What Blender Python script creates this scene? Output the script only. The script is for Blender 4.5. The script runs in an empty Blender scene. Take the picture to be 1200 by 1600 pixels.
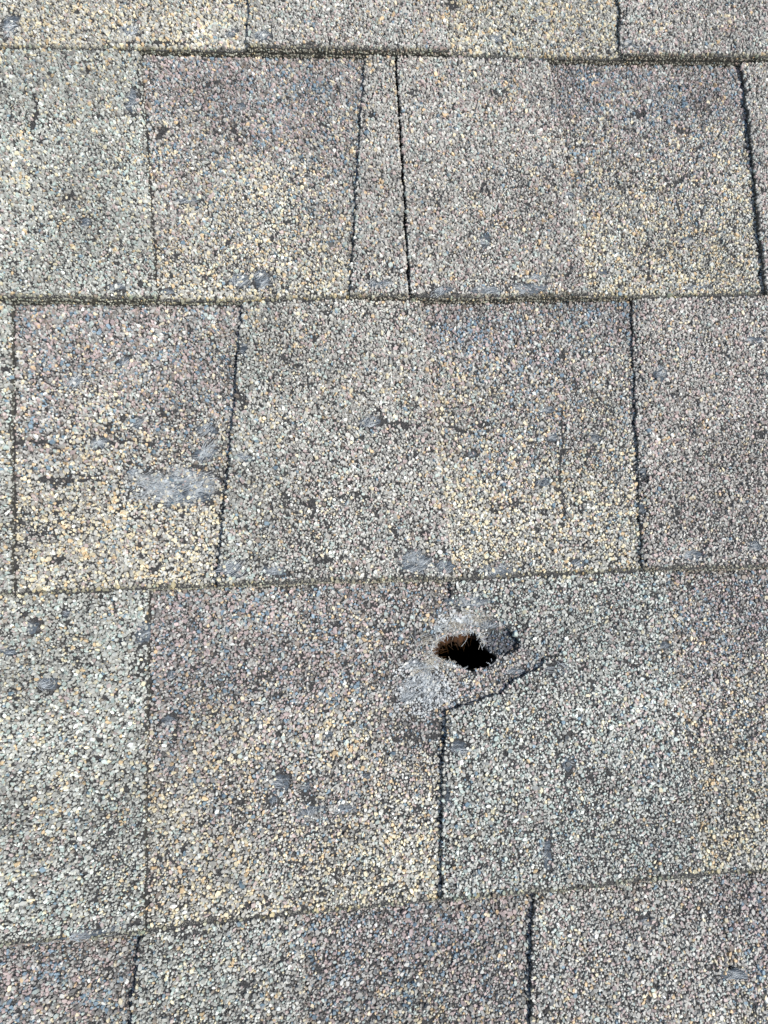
import bpy, math, random
import numpy as np
from mathutils import Matrix, Vector
from mathutils.geometry import delaunay_2d_cdt

# all measurements in millimetres on the roof plane (x across, y up the slope, z out of the roof)
D = {"cam_pos":[-48.52,-317.203,352.839],
 "cam_rot":[[0.995709,0.033649,-0.086205],[-0.048733,0.982577,-0.179352],[0.078668,0.182783,0.980001]],
 "butts":[[[-207.99,-0.82],[-135.68,-0.36],[-15.7,-0.08],[88.49,-1.09],[203.39,0.09],[216.96,0.37]],[[-201.96,-142.08],[-140.49,-143.39],[-85.27,-143.95],[-38.39,-142.68],[14.41,-144.26],[118.84,-143.86],[195.6,-142.76]],[[-195.83,-285.62],[-167.43,-285.97],[-129.91,-285.5],[-91.67,-286.23],[-49.67,-286.19],[11.79,-287.54],[59.2,-287.02],[107.69,-286.8],[173.94,-287.89]],[[-187.55,-430.95],[-172.08,-431.16],[-131.49,-431.29],[-100.78,-430.35],[-54.38,-429.5],[-20.88,-428.89],[1.83,-427.96],[30.6,-427.43],[59.77,-427.42],[89.54,-426.07],[119.62,-426.32],[150.03,-427.39]]],
 "edges":{"r1a_l":[[-77.15,30.57],[-78.67,-1.31]],
 "r1a_r":[[28.18,33.77],[29.66,1.19]],
 "r1b_l":[[131.18,36.9],[126.96,1.8]],
 "r2a_r":[[-134.95,-8.4],[-125.86,-141.14]],
 "r2b_l":[[-16.33,-7.8],[-29.36,-141.32]],
 "seam2":[[-0.35,-7.46],[-1.04,-141.57]],
 "r2c_r":[[86.1,-8.84],[93.58,-143.13]],
 "r2d_l":[[199.23,-6.52],[191.24,-139.63]],
 "r3a_r":[[-195.25,-148.18],[-188.09,-283.18]],
 "r3b_l":[[-83.8,-149.39],[-96.22,-282.64]],
 "r3b_r":[[6.0,-150.37],[12.95,-284.13]],
 "r3c_l":[[118.36,-149.09],[106.83,-284.84]],
 "r4a_r":[[-128.61,-290.1],[-129.04,-426.79]],
 "r4b_l":[[12.55,-290.2],[-0.89,-424.73]],
 "r4b_r":[[118.3,-291.55],[118.28,-425.27]],
 "r5a_l":[[-131.08,-434.14],[-134.11,-465.64]],
 "r5a_r":[[-62.7,-431.78],[-62.49,-471.68]],
 "r5b_l":[[41.34,-429.11],[35.19,-479.92]],
 "r5b_r":[[124.17,-431.11],[125.95,-487.58]]},"notch":[[11.59,-300.11],[16.69,-301.54],[22.52,-301.5],[28.1,-305.06],[37.06,-308.46],[40.74,-312.53],[44.05,-317.15],[48.91,-321.55],[54.74,-325.39],[53.76,-329.48],[44.8,-333.72],[37.79,-337.43],[32.98,-340.66],[25.89,-342.59],[19.73,-344.56],[13.65,-345.95],[6.4,-347.27]],
 "hole":[[0.94,-320.39],[3.63,-316.35],[7.48,-313.55],[11.86,-312.26],[16.81,-311.89],[21.76,-311.82],[25.68,-313.21],[26.98,-316.58],[29.24,-319.39],[32.12,-322.22],[33.49,-324.38],[29.93,-326.58],[28.52,-328.89],[24.2,-329.26],[19.55,-329.91],[15.63,-329.12],[12.08,-327.46],[8.81,-326.11],[4.63,-324.72]],
 "deckhole":[[3.85,-321.76],[7.12,-319.49],[9.77,-317.18],[12.85,-317.94],[15.46,-316.54],[17.88,-317.88],[21.21,-315.29],[25.34,-314.87],[28.67,-316.87],[31.55,-320.69],[35.04,-324.52],[32.16,-329.25],[25.72,-331.34],[18.86,-330.99],[12.79,-328.26],[8.6,-325.63]],
 "recess":[35.22,-317.26],
 "holec":[17.3,-320.9],
 "patch":[[3,"b","m",-113.25,-237.81,17.49,9.73,8],[3,"b","M",-129.39,-236.05,10.78,8.14,-10],[3,"b","m",-135.41,-229.61,4.19,2.52,10],[3,"b","m",-164.4,-183.14,5.44,3.6,20],[3,"b","m",-151.13,-214.66,5.39,3.18,0],[3,"b","m",-135.38,-205.48,3.94,3.22,30],[3,"b","m",-102.33,-221.07,7.33,3.84,35],[3,"b","m",-141.85,-173.69,3.99,2.99,40],[3,"b","d",-176.31,-213.99,14.81,1.27,-5],[3,"b","m",-102.27,-209.19,6.15,2.59,-10],[3,"b","d",-171.35,-232.26,8.82,2.18,0],[3,"b","d",-122.69,-201.91,4.28,2.27,0],[3,"b","d",-153.74,-232.18,4.75,2.19,0],[3,"b","d",-169.65,-270.61,2.89,2.69,0],[3,"b","d",-164.33,-276.48,1.73,4.17,0],[3,"b","d",-126.72,-276.52,3.53,3.01,0],[3,"t","m",-21.96,-208.36,6.07,2.98,0],[3,"t","d",-7.82,-210.67,5.78,1.99,0],[3,"t","m",-4.36,-278.68,8.71,5.57,-10],[3,"t","m",9.07,-281.06,5.31,3.41,0],[3,"b","m",36.2,-284.05,10.74,2.49,0],[3,"b","m",75.25,-281.56,3.86,2.52,0],[3,"t","m",-90.5,-278.25,6.57,4.24,0],[3,"t","m",-70.97,-279.94,6.63,2.43,-8],[3,"t","m",-84.12,-225.42,5.54,2.56,0],[3,"t","d",-83.98,-194.5,2.5,4.29,0],[3,"t","m",-83.61,-169.0,1.9,3.39,0],[3,"t","d",-52.38,-249.06,1.54,5.04,0],[3,"t","d",-64.51,-247.41,1.54,5.66,0],[3,"t","d",-49.28,-275.37,5.49,2.15,0],[3,"b","d",35.4,-210.29,4.26,2.68,0],[3,"b","m",68.57,-203.34,4.67,2.38,15],[3,"b","m",68.58,-217.81,3.97,2.01,0],[3,"b","m",91.42,-218.4,4.35,2.03,-10],[3,"b","d",25.84,-225.93,4.53,1.97,20],[3,"b","m",62.27,-240.41,3.92,2.29,0],[3,"b","d",37.64,-253.2,3.21,2.25,0],[3,"b","d",76.43,-252.89,3.27,1.62,0],[3,"b","m",27.82,-225.33,2.59,1.65,0],[3,"t","m",132.08,-280.94,5.62,3.21,10],[3,"t","m",128.37,-186.61,3.45,5.28,0],[3,"t","m",165.09,-276.79,4.71,2.61,-10],[3,"t","d",175.4,-219.94,5.21,2.07,0],[3,"t","m",112.86,-238.28,1.67,4.0,0],[3,"t","m",110.79,-256.15,1.66,2.95,0],[3,"t","m",182.27,-168.13,5.71,2.18,0],[3,"t","d",126.04,-260.88,1.33,4.58,0],[2,"b","m",-84.94,-131.83,5.47,4.56,0],[2,"b","m",-74.03,-131.91,4.53,5.63,0],[2,"b","m",-110.35,-87.23,6.5,1.82,-5],[2,"t","m",-138.98,-31.22,3.62,7.25,0],[2,"b","d",-125.07,-45.98,4.61,3.01,-20],[2,"t","m",-144.19,-136.81,5.62,2.07,0],[2,"b","m",-119.86,-137.8,3.79,1.73,0],[2,"b","m",-83.23,-30.95,3.04,2.31,0],[2,"b","d",-92.05,-41.4,1.67,3.43,0],[2,"t","m",-160.06,-101.4,2.84,2.84,0],[2,"t","d",-168.51,-87.97,3.16,2.16,0],[2,"b","d",-95.42,-47.13,4.0,1.89,0],[2,"b","d",-58.34,-99.86,3.97,2.55,0],[2,"u","m",-14.72,-136.12,7.96,2.13,0],[2,"u","d",-14.15,-37.72,1.74,3.12,0],[2,"t","m",17.36,-140.62,5.71,2.5,10],[2,"t","m",39.73,-140.47,9.5,2.51,0],[2,"t","m",62.73,-139.6,8.92,3.26,0],[2,"b","m",83.85,-137.41,9.0,2.91,0],[2,"t","m",66.71,-132.81,5.86,2.55,0],[2,"b","m",103.47,-128.45,3.16,2.21,0],[2,"t","m",41.13,-112.41,3.1,4.43,0],[2,"t","d",57.7,-22.89,5.77,2.82,-20],[2,"t","d",9.01,-24.12,2.82,2.38,0],[2,"b","m",152.3,-110.47,5.05,2.28,10],[2,"b","d",160.81,-43.28,4.48,2.03,-15],[2,"b","d",172.24,-26.98,5.29,2.47,-40],[2,"t","m",85.63,-34.72,1.82,5.61,0],[2,"b","m",154.44,-138.36,6.42,1.85,0],[2,"t","m",76.97,-67.48,4.99,1.55,0],[2,"t","m",89.4,-85.29,3.56,1.92,0],[2,"b","d",136.34,-31.57,3.34,3.25,0],[2,"t","d",43.32,-82.83,4.19,1.52,0],[1,"b","m",58.1,11.65,5.13,2.9,0],[1,"b","m",106.43,17.83,3.0,1.69,0],[1,"t","m",-70.51,7.38,5.19,3.61,0],[1,"b","m",-142.13,11.88,6.04,3.96,0],[1,"b","m",-87.43,11.68,3.44,2.8,0],[1,"u","m",132.18,6.58,4.53,2.95,-20],[1,"u","m",145.03,4.81,9.1,1.69,0],[1,"b","d",34.25,33.79,3.66,2.94,0],[1,"b","d",-128.69,4.33,20.17,1.58,0],[1,"t","d",-50.42,2.3,13.93,1.2,0],[1,"b","m",-202.12,13.07,4.57,7.83,0],[1,"b","m",84.92,25.62,5.22,2.53,0],[1,"b","d",66.73,23.87,2.22,2.52,0],[4,"t","m",-179.1,-300.74,3.11,2.89,0],[4,"t","m",-171.33,-325.96,5.04,2.82,-15],[4,"t","m",-164.71,-295.08,2.28,2.63,0],[4,"t","m",-189.22,-311.32,4.48,1.71,-15],[4,"t","m",-131.09,-306.44,3.46,5.82,0],[4,"t","m",-139.29,-309.21,2.01,2.03,0],[4,"t","d",-132.94,-320.07,4.01,4.01,0],[4,"b","m",-119.26,-325.1,2.3,2.29,0],[4,"b","m",-119.47,-345.13,3.98,2.8,0],[4,"b","d",-116.07,-350.61,1.42,3.9,0],[4,"b","m",-78.99,-348.8,2.03,2.54,0],[4,"b","m",-70.36,-374.6,4.3,4.12,0],[4,"b","m",-58.41,-376.99,3.17,2.2,20],[4,"b","m",-57.58,-387.42,6.88,2.18,8],[4,"b","m",-41.26,-387.66,6.36,1.91,-5],[4,"b","m",-73.93,-381.75,2.28,1.91,0],[4,"b","m",-48.46,-355.61,2.93,1.69,0],[4,"b","d",-7.98,-358.51,7.75,1.42,0],[4,"b","m",-117.73,-365.67,2.53,1.64,0],[4,"b","d",-86.94,-382.0,2.27,1.63,0],[4,"b","d",-57.41,-381.99,2.3,1.64,0],[4,"b","m",-32.31,-374.47,2.34,1.67,0],[4,"b","d",-8.29,-389.52,2.93,2.2,0],[4,"v","m",12.12,-363.64,4.8,3.13,0],[4,"v","m",4.4,-386.55,1.48,6.09,0],[4,"v","m",47.51,-410.7,2.09,7.65,-5],[4,"v","m",60.75,-374.44,2.44,3.14,0],[4,"v","M",62.63,-332.03,8.12,2.39,5],[4,"v","m",113.27,-322.88,3.21,1.53,0],[4,"v","d",71.0,-378.18,2.14,2.85,0],[4,"v","d",60.42,-361.9,4.3,2.31,0],[4,"v","m",21.22,-298.04,10.6,3.06,0],[4,"v","d",111.65,-298.91,2.27,1.88,0],[4,"v","d",139.79,-395.2,3.14,2.29,0],[4,"v","m",140.9,-313.19,2.62,1.87,0],[4,"b","M",-2.6,-337.82,13.89,11.07,0],[4,"b","m",-6.7,-325.32,5.46,1.47,-15],[4,"b","m",-9.95,-340.33,4.81,1.16,25],[4,"b","M",21.16,-305.77,12.42,3.94,0],[4,"b","M",-6.2,-327.11,7.28,4.12,0],[4,"b","m",42.95,-331.98,6.19,1.78,-15],[4,"b","d",-0.02,-314.99,7.34,4.78,0],[4,"b","M",11.75,-308.06,8.64,3.32,10],[4,"b","m",29.3,-308.87,6.22,2.42,-20],[5,"t","m",90.88,-444.11,3.59,2.4,0],[5,"u","m",128.28,-468.57,6.61,2.11,-5],[4,"t","m",-154.2,-429.9,22.69,1.51,8],[5,"t","d",-71.36,-446.84,3.31,1.52,0]],
 "crack":[[[76.07,-203.34],[73.16,-220.07],[70.31,-236.52],[71.39,-252.82],[68.25,-265.54]],[[-15.48,-208.54],[1.96,-210.95]],[[16.5,-209.99],[38.53,-219.16]],[[-15.93,-217.73],[-18.32,-201.2]],[[-54.36,-242.31],[-50.97,-251.85]],[[-191.59,-230.22],[-179.9,-232.73],[-162.48,-229.55]],[[-154.2,-202.94],[-142.04,-214.4],[-127.04,-216.39]],[[-11.01,-358.57],[3.8,-359.42]],[[12.77,-359.37],[6.63,-361.86]],[[61.48,-373.64],[58.64,-387.6]],[[163.39,-92.55],[157.69,-108.51]],[[150.32,-81.06],[152.03,-96.38]],[[129.2,-122.61],[128.19,-137.3]],[[145.35,-77.21],[160.92,-69.35]],[[33.61,-175.16],[34.91,-188.88]],[[-186.87,-27.33],[-187.63,-51.57]],[[-128.2,-50.9],[-116.77,-48.9]],[[94.1,-328.58],[104.11,-338.09]],[[48.4,-400.84],[48.83,-415.91],[45.64,-425.13]],[[-90.56,-336.54],[-88.76,-353.52]],[[153.59,-126.44],[159.75,-133.88]],[[117.32,-69.64],[117.86,-81.19]],[[-68.15,-173.46],[-55.63,-178.73]],[[87.42,-189.91],[96.63,-198.68]]],
 "felt":[[21.26,-305.76,14.28,4.85,130,0.1],[10.1,-310.97,8.01,4.81,110,1.0],[1.26,-315.05,6.73,5.97,60,0.4],[9.15,-325.54,7.95,2.66,70,-0.4],[-0.66,-326.82,6.08,3.54,60,-0.2]],
 "hair":[[[-6.07,-299.07],[-6.27,-318.85]],[[-8.83,-310.08],[-5.56,-317.1]],[[-14.44,-341.28],[-1.22,-336.17]],[[-13.48,-340.17],[-3.2,-338.98]],[[23.64,-343.02],[29.28,-347.92]],[[-8.79,-320.5],[6.19,-324.21]],[[16.34,-318.76],[19.44,-314.12]]],
 "seam_lo":[[-0.28,-7.01],[-0.88,-139.57]]}

MM = 0.001
PITCH = math.radians(25.0)
ROOF = Matrix.Rotation(PITCH, 4, 'X')
S = bpy.context.scene

# ------------------------------------------------------------------ camera
cam = bpy.data.objects.new('camera', bpy.data.cameras.new('camera'))
S.collection.objects.link(cam)
Rm = Matrix(D['cam_rot']).to_4x4()
cam.matrix_world = ROOF @ Matrix.Translation(Vector(D['cam_pos']) * MM) @ Rm
cam.data.sensor_fit = 'VERTICAL'
cam.data.sensor_height = 36.0
cam.data.sensor_width = 27.0
cam.data.lens = 1155.0 / 1600.0 * 36.0
cam.data.clip_start = 0.01
cam.data.clip_end = 1000.0
S.camera = cam
S.render.resolution_x = 768
S.render.resolution_y = 1024

# ------------------------------------------------------------------ light
EL, AZ = math.radians(58), math.radians(-20)       # from the right, a little from down the slope
s_roof = Vector((math.cos(EL) * math.cos(AZ), math.cos(EL) * math.sin(AZ), math.sin(EL)))
s_dir = (ROOF.to_3x3() @ s_roof).normalized()
sun = bpy.data.objects.new('sun', bpy.data.lights.new('sun', 'SUN'))
S.collection.objects.link(sun)
sun.rotation_euler = s_dir.to_track_quat('Z', 'Y').to_euler()
sun.data.energy = 4.0
sun.data.angle = math.radians(0.6)
sun.data.color = (1.0, 0.965, 0.92)
w = bpy.data.worlds.new('World'); S.world = w; w.use_nodes = True
nt = w.node_tree
sky = nt.nodes.new('ShaderNodeTexSky'); sky.sky_type = 'NISHITA'; sky.sun_disc = False
sky.sun_elevation = math.asin(s_dir.z)
sky.sun_rotation = math.atan2(s_dir.x, s_dir.y)
bg = nt.nodes['Background']; bg.inputs['Strength'].default_value = 0.14
nt.links.new(sky.outputs[0], bg.inputs[0])
S.view_settings.view_transform = 'Standard'
S.view_settings.look = 'None'
S.view_settings.gamma = 1.0
S.view_settings.exposure = 0.27

# ------------------------------------------------------------------ maths helpers
rng = np.random.default_rng(7)
_lat = {}
def noise(x, y, scale, seed=0):
    """smooth value noise in 0..1"""
    if seed not in _lat:
        _lat[seed] = np.random.default_rng(1000 + seed).random((128, 128))
    L = _lat[seed]
    u = np.asarray(x, float) / scale + 1000.37; v = np.asarray(y, float) / scale + 1000.71
    i = np.floor(u).astype(int); j = np.floor(v).astype(int)
    fu = u - i; fv = v - j
    fu = fu * fu * (3 - 2 * fu); fv = fv * fv * (3 - 2 * fv)
    i0, i1, j0, j1 = i % 128, (i + 1) % 128, j % 128, (j + 1) % 128
    return (L[i0, j0] * (1 - fu) + L[i1, j0] * fu) * (1 - fv) + (L[i0, j1] * (1 - fu) + L[i1, j1] * fu) * fv

def inside(px, py, poly):
    poly = np.asarray(poly, float); px = np.asarray(px, float); py = np.asarray(py, float)
    r = np.zeros(px.shape, bool)
    x0, y0 = poly[-1]
    for x1, y1 in poly:
        if y0 != y1:
            c = ((y0 > py) != (y1 > py)) & (px < (x1 - x0) * (py - y0) / (y1 - y0) + x0)
            r ^= c
        x0, y0 = x1, y1
    return r

def segdist(px, py, line):
    d = np.full(np.shape(px), 1e9)
    for (x0, y0), (x1, y1) in zip(line[:-1], line[1:]):
        l2 = (x1 - x0) ** 2 + (y1 - y0) ** 2
        t = np.clip(((px - x0) * (x1 - x0) + (py - y0) * (y1 - y0)) / l2, 0, 1)
        d = np.minimum(d, np.hypot(px - x0 - t * (x1 - x0), py - y0 - t * (y1 - y0)))
    return d

def resample(line, step, amp=0.0, seed=0, closed=False):
    line = [tuple(p) for p in line]
    if closed: line = line + [line[0]]
    out = []
    for (x0, y0), (x1, y1) in zip(line[:-1], line[1:]):
        n = max(1, int(math.hypot(x1 - x0, y1 - y0) / step))
        for k in range(n): out.append((x0 + (x1 - x0) * k / n, y0 + (y1 - y0) * k / n))
    if not closed: out.append(line[-1])
    a = np.array(out)
    if amp:
        n1 = noise(a[:, 0] * 1.0 + a[:, 1], a[:, 1] * .7, 2.2, seed) - .5
        n2 = noise(a[:, 0], a[:, 1], 7.0, seed + 1) - .5
        n3 = noise(a[:, 0] + 50, a[:, 1], 7.0, seed + 2) - .5
        a = a + np.stack([n1 * amp + n3 * amp * 1.6, n2 * amp * 1.6 - n1 * amp], 1)
    return a

# ------------------------------------------------------------------ the lie of the courses
T1, T2, E = 3.6, 3.3, 143.0        # thickness of backer and of the tabs laid on it, exposure
XS = np.linspace(-470, 470, 941)
def butt_line(n):
    """y of the lower edge of course n (1 = topmost seen) for every XS"""
    k = min(max(n, 1), 4)
    b = np.array(D['butts'][k - 1]); b = b[np.argsort(b[:, 0])]
    y = np.interp(XS, b[:, 0], b[:, 1])
    g0 = (b[1, 1] - b[0, 1]) / (b[1, 0] - b[0, 0]) * 0
    y = y + (XS < b[0, 0]) * g0
    ker = np.hanning(25); ker /= ker.sum()
    y = np.convolve(np.pad(y, 12, 'edge'), ker, 'valid')
    y = y + (k - n) * E
    y = y + (noise(XS, XS * 0, 5, 40 + n) - .5) * .7 + (noise(XS, XS * 0, 1.7, 60 + n) - .5) * .5
    return y
BUTT = {n: butt_line(n) for n in range(-1, 8)}
def yb(n, x): return np.interp(x, XS, BUTT[n])
HC, RC = D['holec'], D['recess']
def zslot(n, x, y):
    x = np.asarray(x, float); y = np.asarray(y, float)
    u = (y - yb(n, x)) / (yb(n - 1, x) - yb(n, x))
    z = T1 * (1 - u) + (noise(x, y, 34, 3) - .5) * 1.5 * np.clip(u * 4, 0, 1) * np.clip((1.05 - u) * 4, 0, 1) + (noise(x, y, 9, 4) - .5) * .5
    if n == 4:
        d = np.hypot((x - HC[0]) / 1.3, y - HC[1]); z = z - 2.2 * np.exp(-(d / 9.0) ** 2)
        rr = np.clip((1.12 - np.hypot((x - RC[0]) / 9.5, (y - RC[1]) / 6.5)) * 3.0, 0, 1); z = z - 3.2 * rr * rr * (3 - 2 * rr)
        d2 = np.hypot((x - HC[0] + 18) / 14, (y - HC[1] + 17) / 12); z = z + 1.0 * np.exp(-d2 ** 2)
    return z
SOFT = []     # (course, cut edge, drop, width): tabs whose left edge has slumped onto the backer
def ztab(n, x, y):
    z = zslot(n, x, y) + T2
    for c, e, dr, wd in SOFT:
        if c == n:
            dx = np.asarray(x, float) - line_x(e, np.asarray(y, float))
            z = z - dr * np.exp(-(np.clip(dx, 0, None) / wd) ** 2) * (dx > -2) * (.6 + .8 * noise(x, y, 14, 19))
    if n == 4:   # the tab is not dented with the backer
        x = np.asarray(x, float); y = np.asarray(y, float)
        d = np.hypot((x - HC[0]) / 1.3, y - HC[1]); z = z + 1.2 * np.exp(-(d / 9.0) ** 2)
        rr = np.clip((1.12 - np.hypot((x - RC[0]) / 9.5, (y - RC[1]) / 6.5)) * 3.0, 0, 1); z = z + 3.2 * rr * rr * (3 - 2 * rr)
        nd = segdist(x, y, D['notch'][:9]); z = z - 2.5 * np.exp(-(nd / 6.0) ** 2) * np.clip((D['notch'][9][1] + 4 - y) * -.4 + 1, 0, 1)
        nd = segdist(x, y, D['notch'][9:]); z = z - .6 * np.exp(-(nd / 4.0) ** 2)
    return z

# the part of the roof covered with modelled granules
VIEW = [(-262, 85), (275, 95), (215, -300), (180, -540), (-225, -510), (-240, -300)]

# ------------------------------------------------------------------ materials
def material(name):
    m = bpy.data.materials.new(name); m.use_nodes = True
    return m, m.node_tree, m.node_tree.nodes['Principled BSDF']
def N(t, typ, **kw):
    n = t.nodes.new(typ)
    for k, v in kw.items(): setattr(n, k, v)
    return n
def ramp(t, fac, stops):
    r = N(t, 'ShaderNodeValToRGB'); t.links.new(fac, r.inputs[0])
    e = r.color_ramp.elements
    while len(e) < len(stops): e.new(0.5)
    for q, (p, c) in zip(e, stops): q.position = p; q.color = (*c, 1)
    return r.outputs[0]

def mat_simple(name, c0, c1, scale, rough=.8, bump=.3, bscale=None, dist=.0003, stretch=None, detail=6):
    m, t, p = material(name)
    tc = N(t, 'ShaderNodeTexCoord'); src = tc.outputs['Object']
    if stretch:
        mp = N(t, 'ShaderNodeMapping'); mp.inputs['Scale'].default_value = stretch; t.links.new(src, mp.inputs[0]); src = mp.outputs[0]
    nz = N(t, 'ShaderNodeTexNoise'); nz.inputs['Scale'].default_value = scale; nz.inputs['Detail'].default_value = detail
    t.links.new(src, nz.inputs['Vector'])
    t.links.new(ramp(t, nz.outputs['Fac'], [(.35, c0), (.65, c1)]), p.inputs['Base Color'])
    n2 = N(t, 'ShaderNodeTexNoise'); n2.inputs['Scale'].default_value = bscale or scale * 3; n2.inputs['Detail'].default_value = 4
    t.links.new(src, n2.inputs['Vector'])
    b = N(t, 'ShaderNodeBump'); b.inputs['Strength'].default_value = bump; b.inputs['Distance'].default_value = dist
    t.links.new(n2.outputs['Fac'], b.inputs['Height']); t.links.new(b.outputs[0], p.inputs['Normal'])
    p.inputs['Roughness'].default_value = rough
    p.inputs['Specular IOR Level'].default_value = .3
    return m

M_ASPH = mat_simple('bitumen', (.018, .018, .018), (.055, .054, .052), 900, .75, .8)
M_EDGE = mat_simple('cut_edge', (.035, .034, .029), (.115, .11, .09), 700, .85, .8)
M_MAT = mat_simple('glass_mat', (.030, .038, .046), (.12, .145, .168), 900, .85, 1.0, stretch=(.4, 1.5, 1), dist=.0005)
M_MATP = mat_simple('pale_glass_mat', (.20, .21, .21), (.45, .46, .45), 800, .8, .8)
M_DECK = mat_simple('weathered_deck_wood', (.014, .006, .002), (.07, .027, .006), 350, .8, .8, stretch=(1, .3, 1))
M_FELT = mat_simple('felt', (.012, .010, .008), (.05, .035, .02), 600, .9, .8)
M_DARKWOOD = mat_simple('attic_wood', (.02, .012, .007), (.05, .03, .015), 60, .9, .3)

def fibre_mat(name, col):
    m, t, p = material(name)
    tc = N(t, 'ShaderNodeTexCoord'); nz = N(t, 'ShaderNodeTexNoise'); nz.inputs['Scale'].default_value = 400
    t.links.new(tc.outputs['Object'], nz.inputs['Vector'])
    t.links.new(ramp(t, nz.outputs['Fac'], [(.3, tuple(c * .6 for c in col)), (.7, col)]), p.inputs['Base Color'])
    p.inputs['Roughness'].default_value = .5
    return m
M_FIB = fibre_mat('glass_fibre', (.66, .70, .71))
M_FIBC = fibre_mat('yellowed_fibre', (.72, .66, .54))
M_FIBB = fibre_mat('brown_fibre', (.10, .045, .012))

def granule_mat():
    m, t, p = material('mineral_granule')
    a = N(t, 'ShaderNodeAttribute', attribute_name='tint')
    tc = N(t, 'ShaderNodeTexCoord'); nz = N(t, 'ShaderNodeTexNoise'); nz.inputs['Scale'].default_value = 1500; nz.inputs['Detail'].default_value = 3
    t.links.new(tc.outputs['Object'], nz.inputs['Vector'])
    mr = N(t, 'ShaderNodeMapRange'); mr.inputs['To Min'].default_value = .80; mr.inputs['To Max'].default_value = 1.20
    t.links.new(nz.outputs['Fac'], mr.inputs['Value'])
    mx = N(t, 'ShaderNodeVectorMath', operation='SCALE'); t.links.new(a.outputs['Color'], mx.inputs[0]); t.links.new(mr.outputs[0], mx.inputs['Scale'])
    t.links.new(mx.outputs[0], p.inputs['Base Color'])
    p.inputs['Roughness'].default_value = .62
    p.inputs['Specular IOR Level'].default_value = .4
    return m
M_GRAN = granule_mat()

def far_mat():
    """granule-coated surface for the parts of the roof beyond the picture"""
    m, t, p = material('granule_coating')
    tc = N(t, 'ShaderNodeTexCoord'); v = N(t, 'ShaderNodeTexVoronoi'); v.inputs['Scale'].default_value = 650
    t.links.new(tc.outputs['Object'], v.inputs['Vector'])
    sx = N(t, 'ShaderNodeSeparateColor'); t.links.new(v.outputs['Color'], sx.inputs[0])
    t.links.new(ramp(t, sx.outputs[0], [(0, (.08, .08, .078)), (.4, (.25, .235, .215)), (.8, (.4, .38, .34)), (1, (.5, .4, .25))]), p.inputs['Base Color'])
    b = N(t, 'ShaderNodeBump'); b.invert = True; b.inputs['Distance'].default_value = .001
    t.links.new(v.outputs['Distance'], b.inputs['Height']); t.links.new(b.outputs[0], p.inputs['Normal'])
    p.inputs['Roughness'].default_value = .8
    return m
M_FAR = far_mat()

# ------------------------------------------------------------------ mesh building
class Build:
    """collects faces for one mesh; vertices in roof millimetres"""
    def __init__(s): s.v = []; s.c = []; s.f3 = []; s.n = 0; s.loops = []; s.sizes = []; s.mi = []; s.smooth = []
    def add(s, verts, faces_flat, sizes, mat, col=None, smooth=False):
        verts = np.asarray(verts, np.float32)
        s.v.append(verts)
        if col is None: col = np.full((len(verts), 3), .05, np.float32)
        s.c.append(np.asarray(col, np.float32))
        s.loops.append(np.asarray(faces_flat, np.int64) + s.n); s.sizes.append(np.asarray(sizes, np.int64))
        s.mi.append(np.full(len(sizes), mat, np.int32)); s.smooth.append(np.full(len(sizes), smooth, bool))
        s.n += len(verts)
    def build(s, name, mats, root, parent=None):
        base = Vector(root['_base']) if root is not None else Vector((0, 0, 0))
        v = np.concatenate(s.v) - np.array(base, np.float32); v = v * MM
        me = bpy.data.meshes.new(name)
        lo = np.concatenate(s.loops); sz = np.concatenate(s.sizes)
        me.vertices.add(len(v)); me.vertices.foreach_set('co', v.astype(np.float32).ravel())
        me.loops.add(len(lo)); me.loops.foreach_set('vertex_index', lo.astype(np.int32))
        me.polygons.add(len(sz)); st = np.concatenate([[0], np.cumsum(sz)[:-1]])
        me.polygons.foreach_set('loop_start', st.astype(np.int32))
        me.polygons.foreach_set('material_index', np.concatenate(s.mi))
        me.update(calc_edges=True)
        me.polygons.foreach_set('use_smooth', np.concatenate(s.smooth))
        at = me.attributes.new('tint', 'FLOAT_COLOR', 'POINT')
        c = np.concatenate(s.c); at.data.foreach_set('color', np.concatenate([c, np.ones((len(c), 1), np.float32)], 1).ravel())
        for m in mats: me.materials.append(m)
        me.validate()
        o = bpy.data.objects.new(name, me); S.collection.objects.link(o)
        p = parent or root
        if p is not None: o.parent = p
        return o

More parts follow.
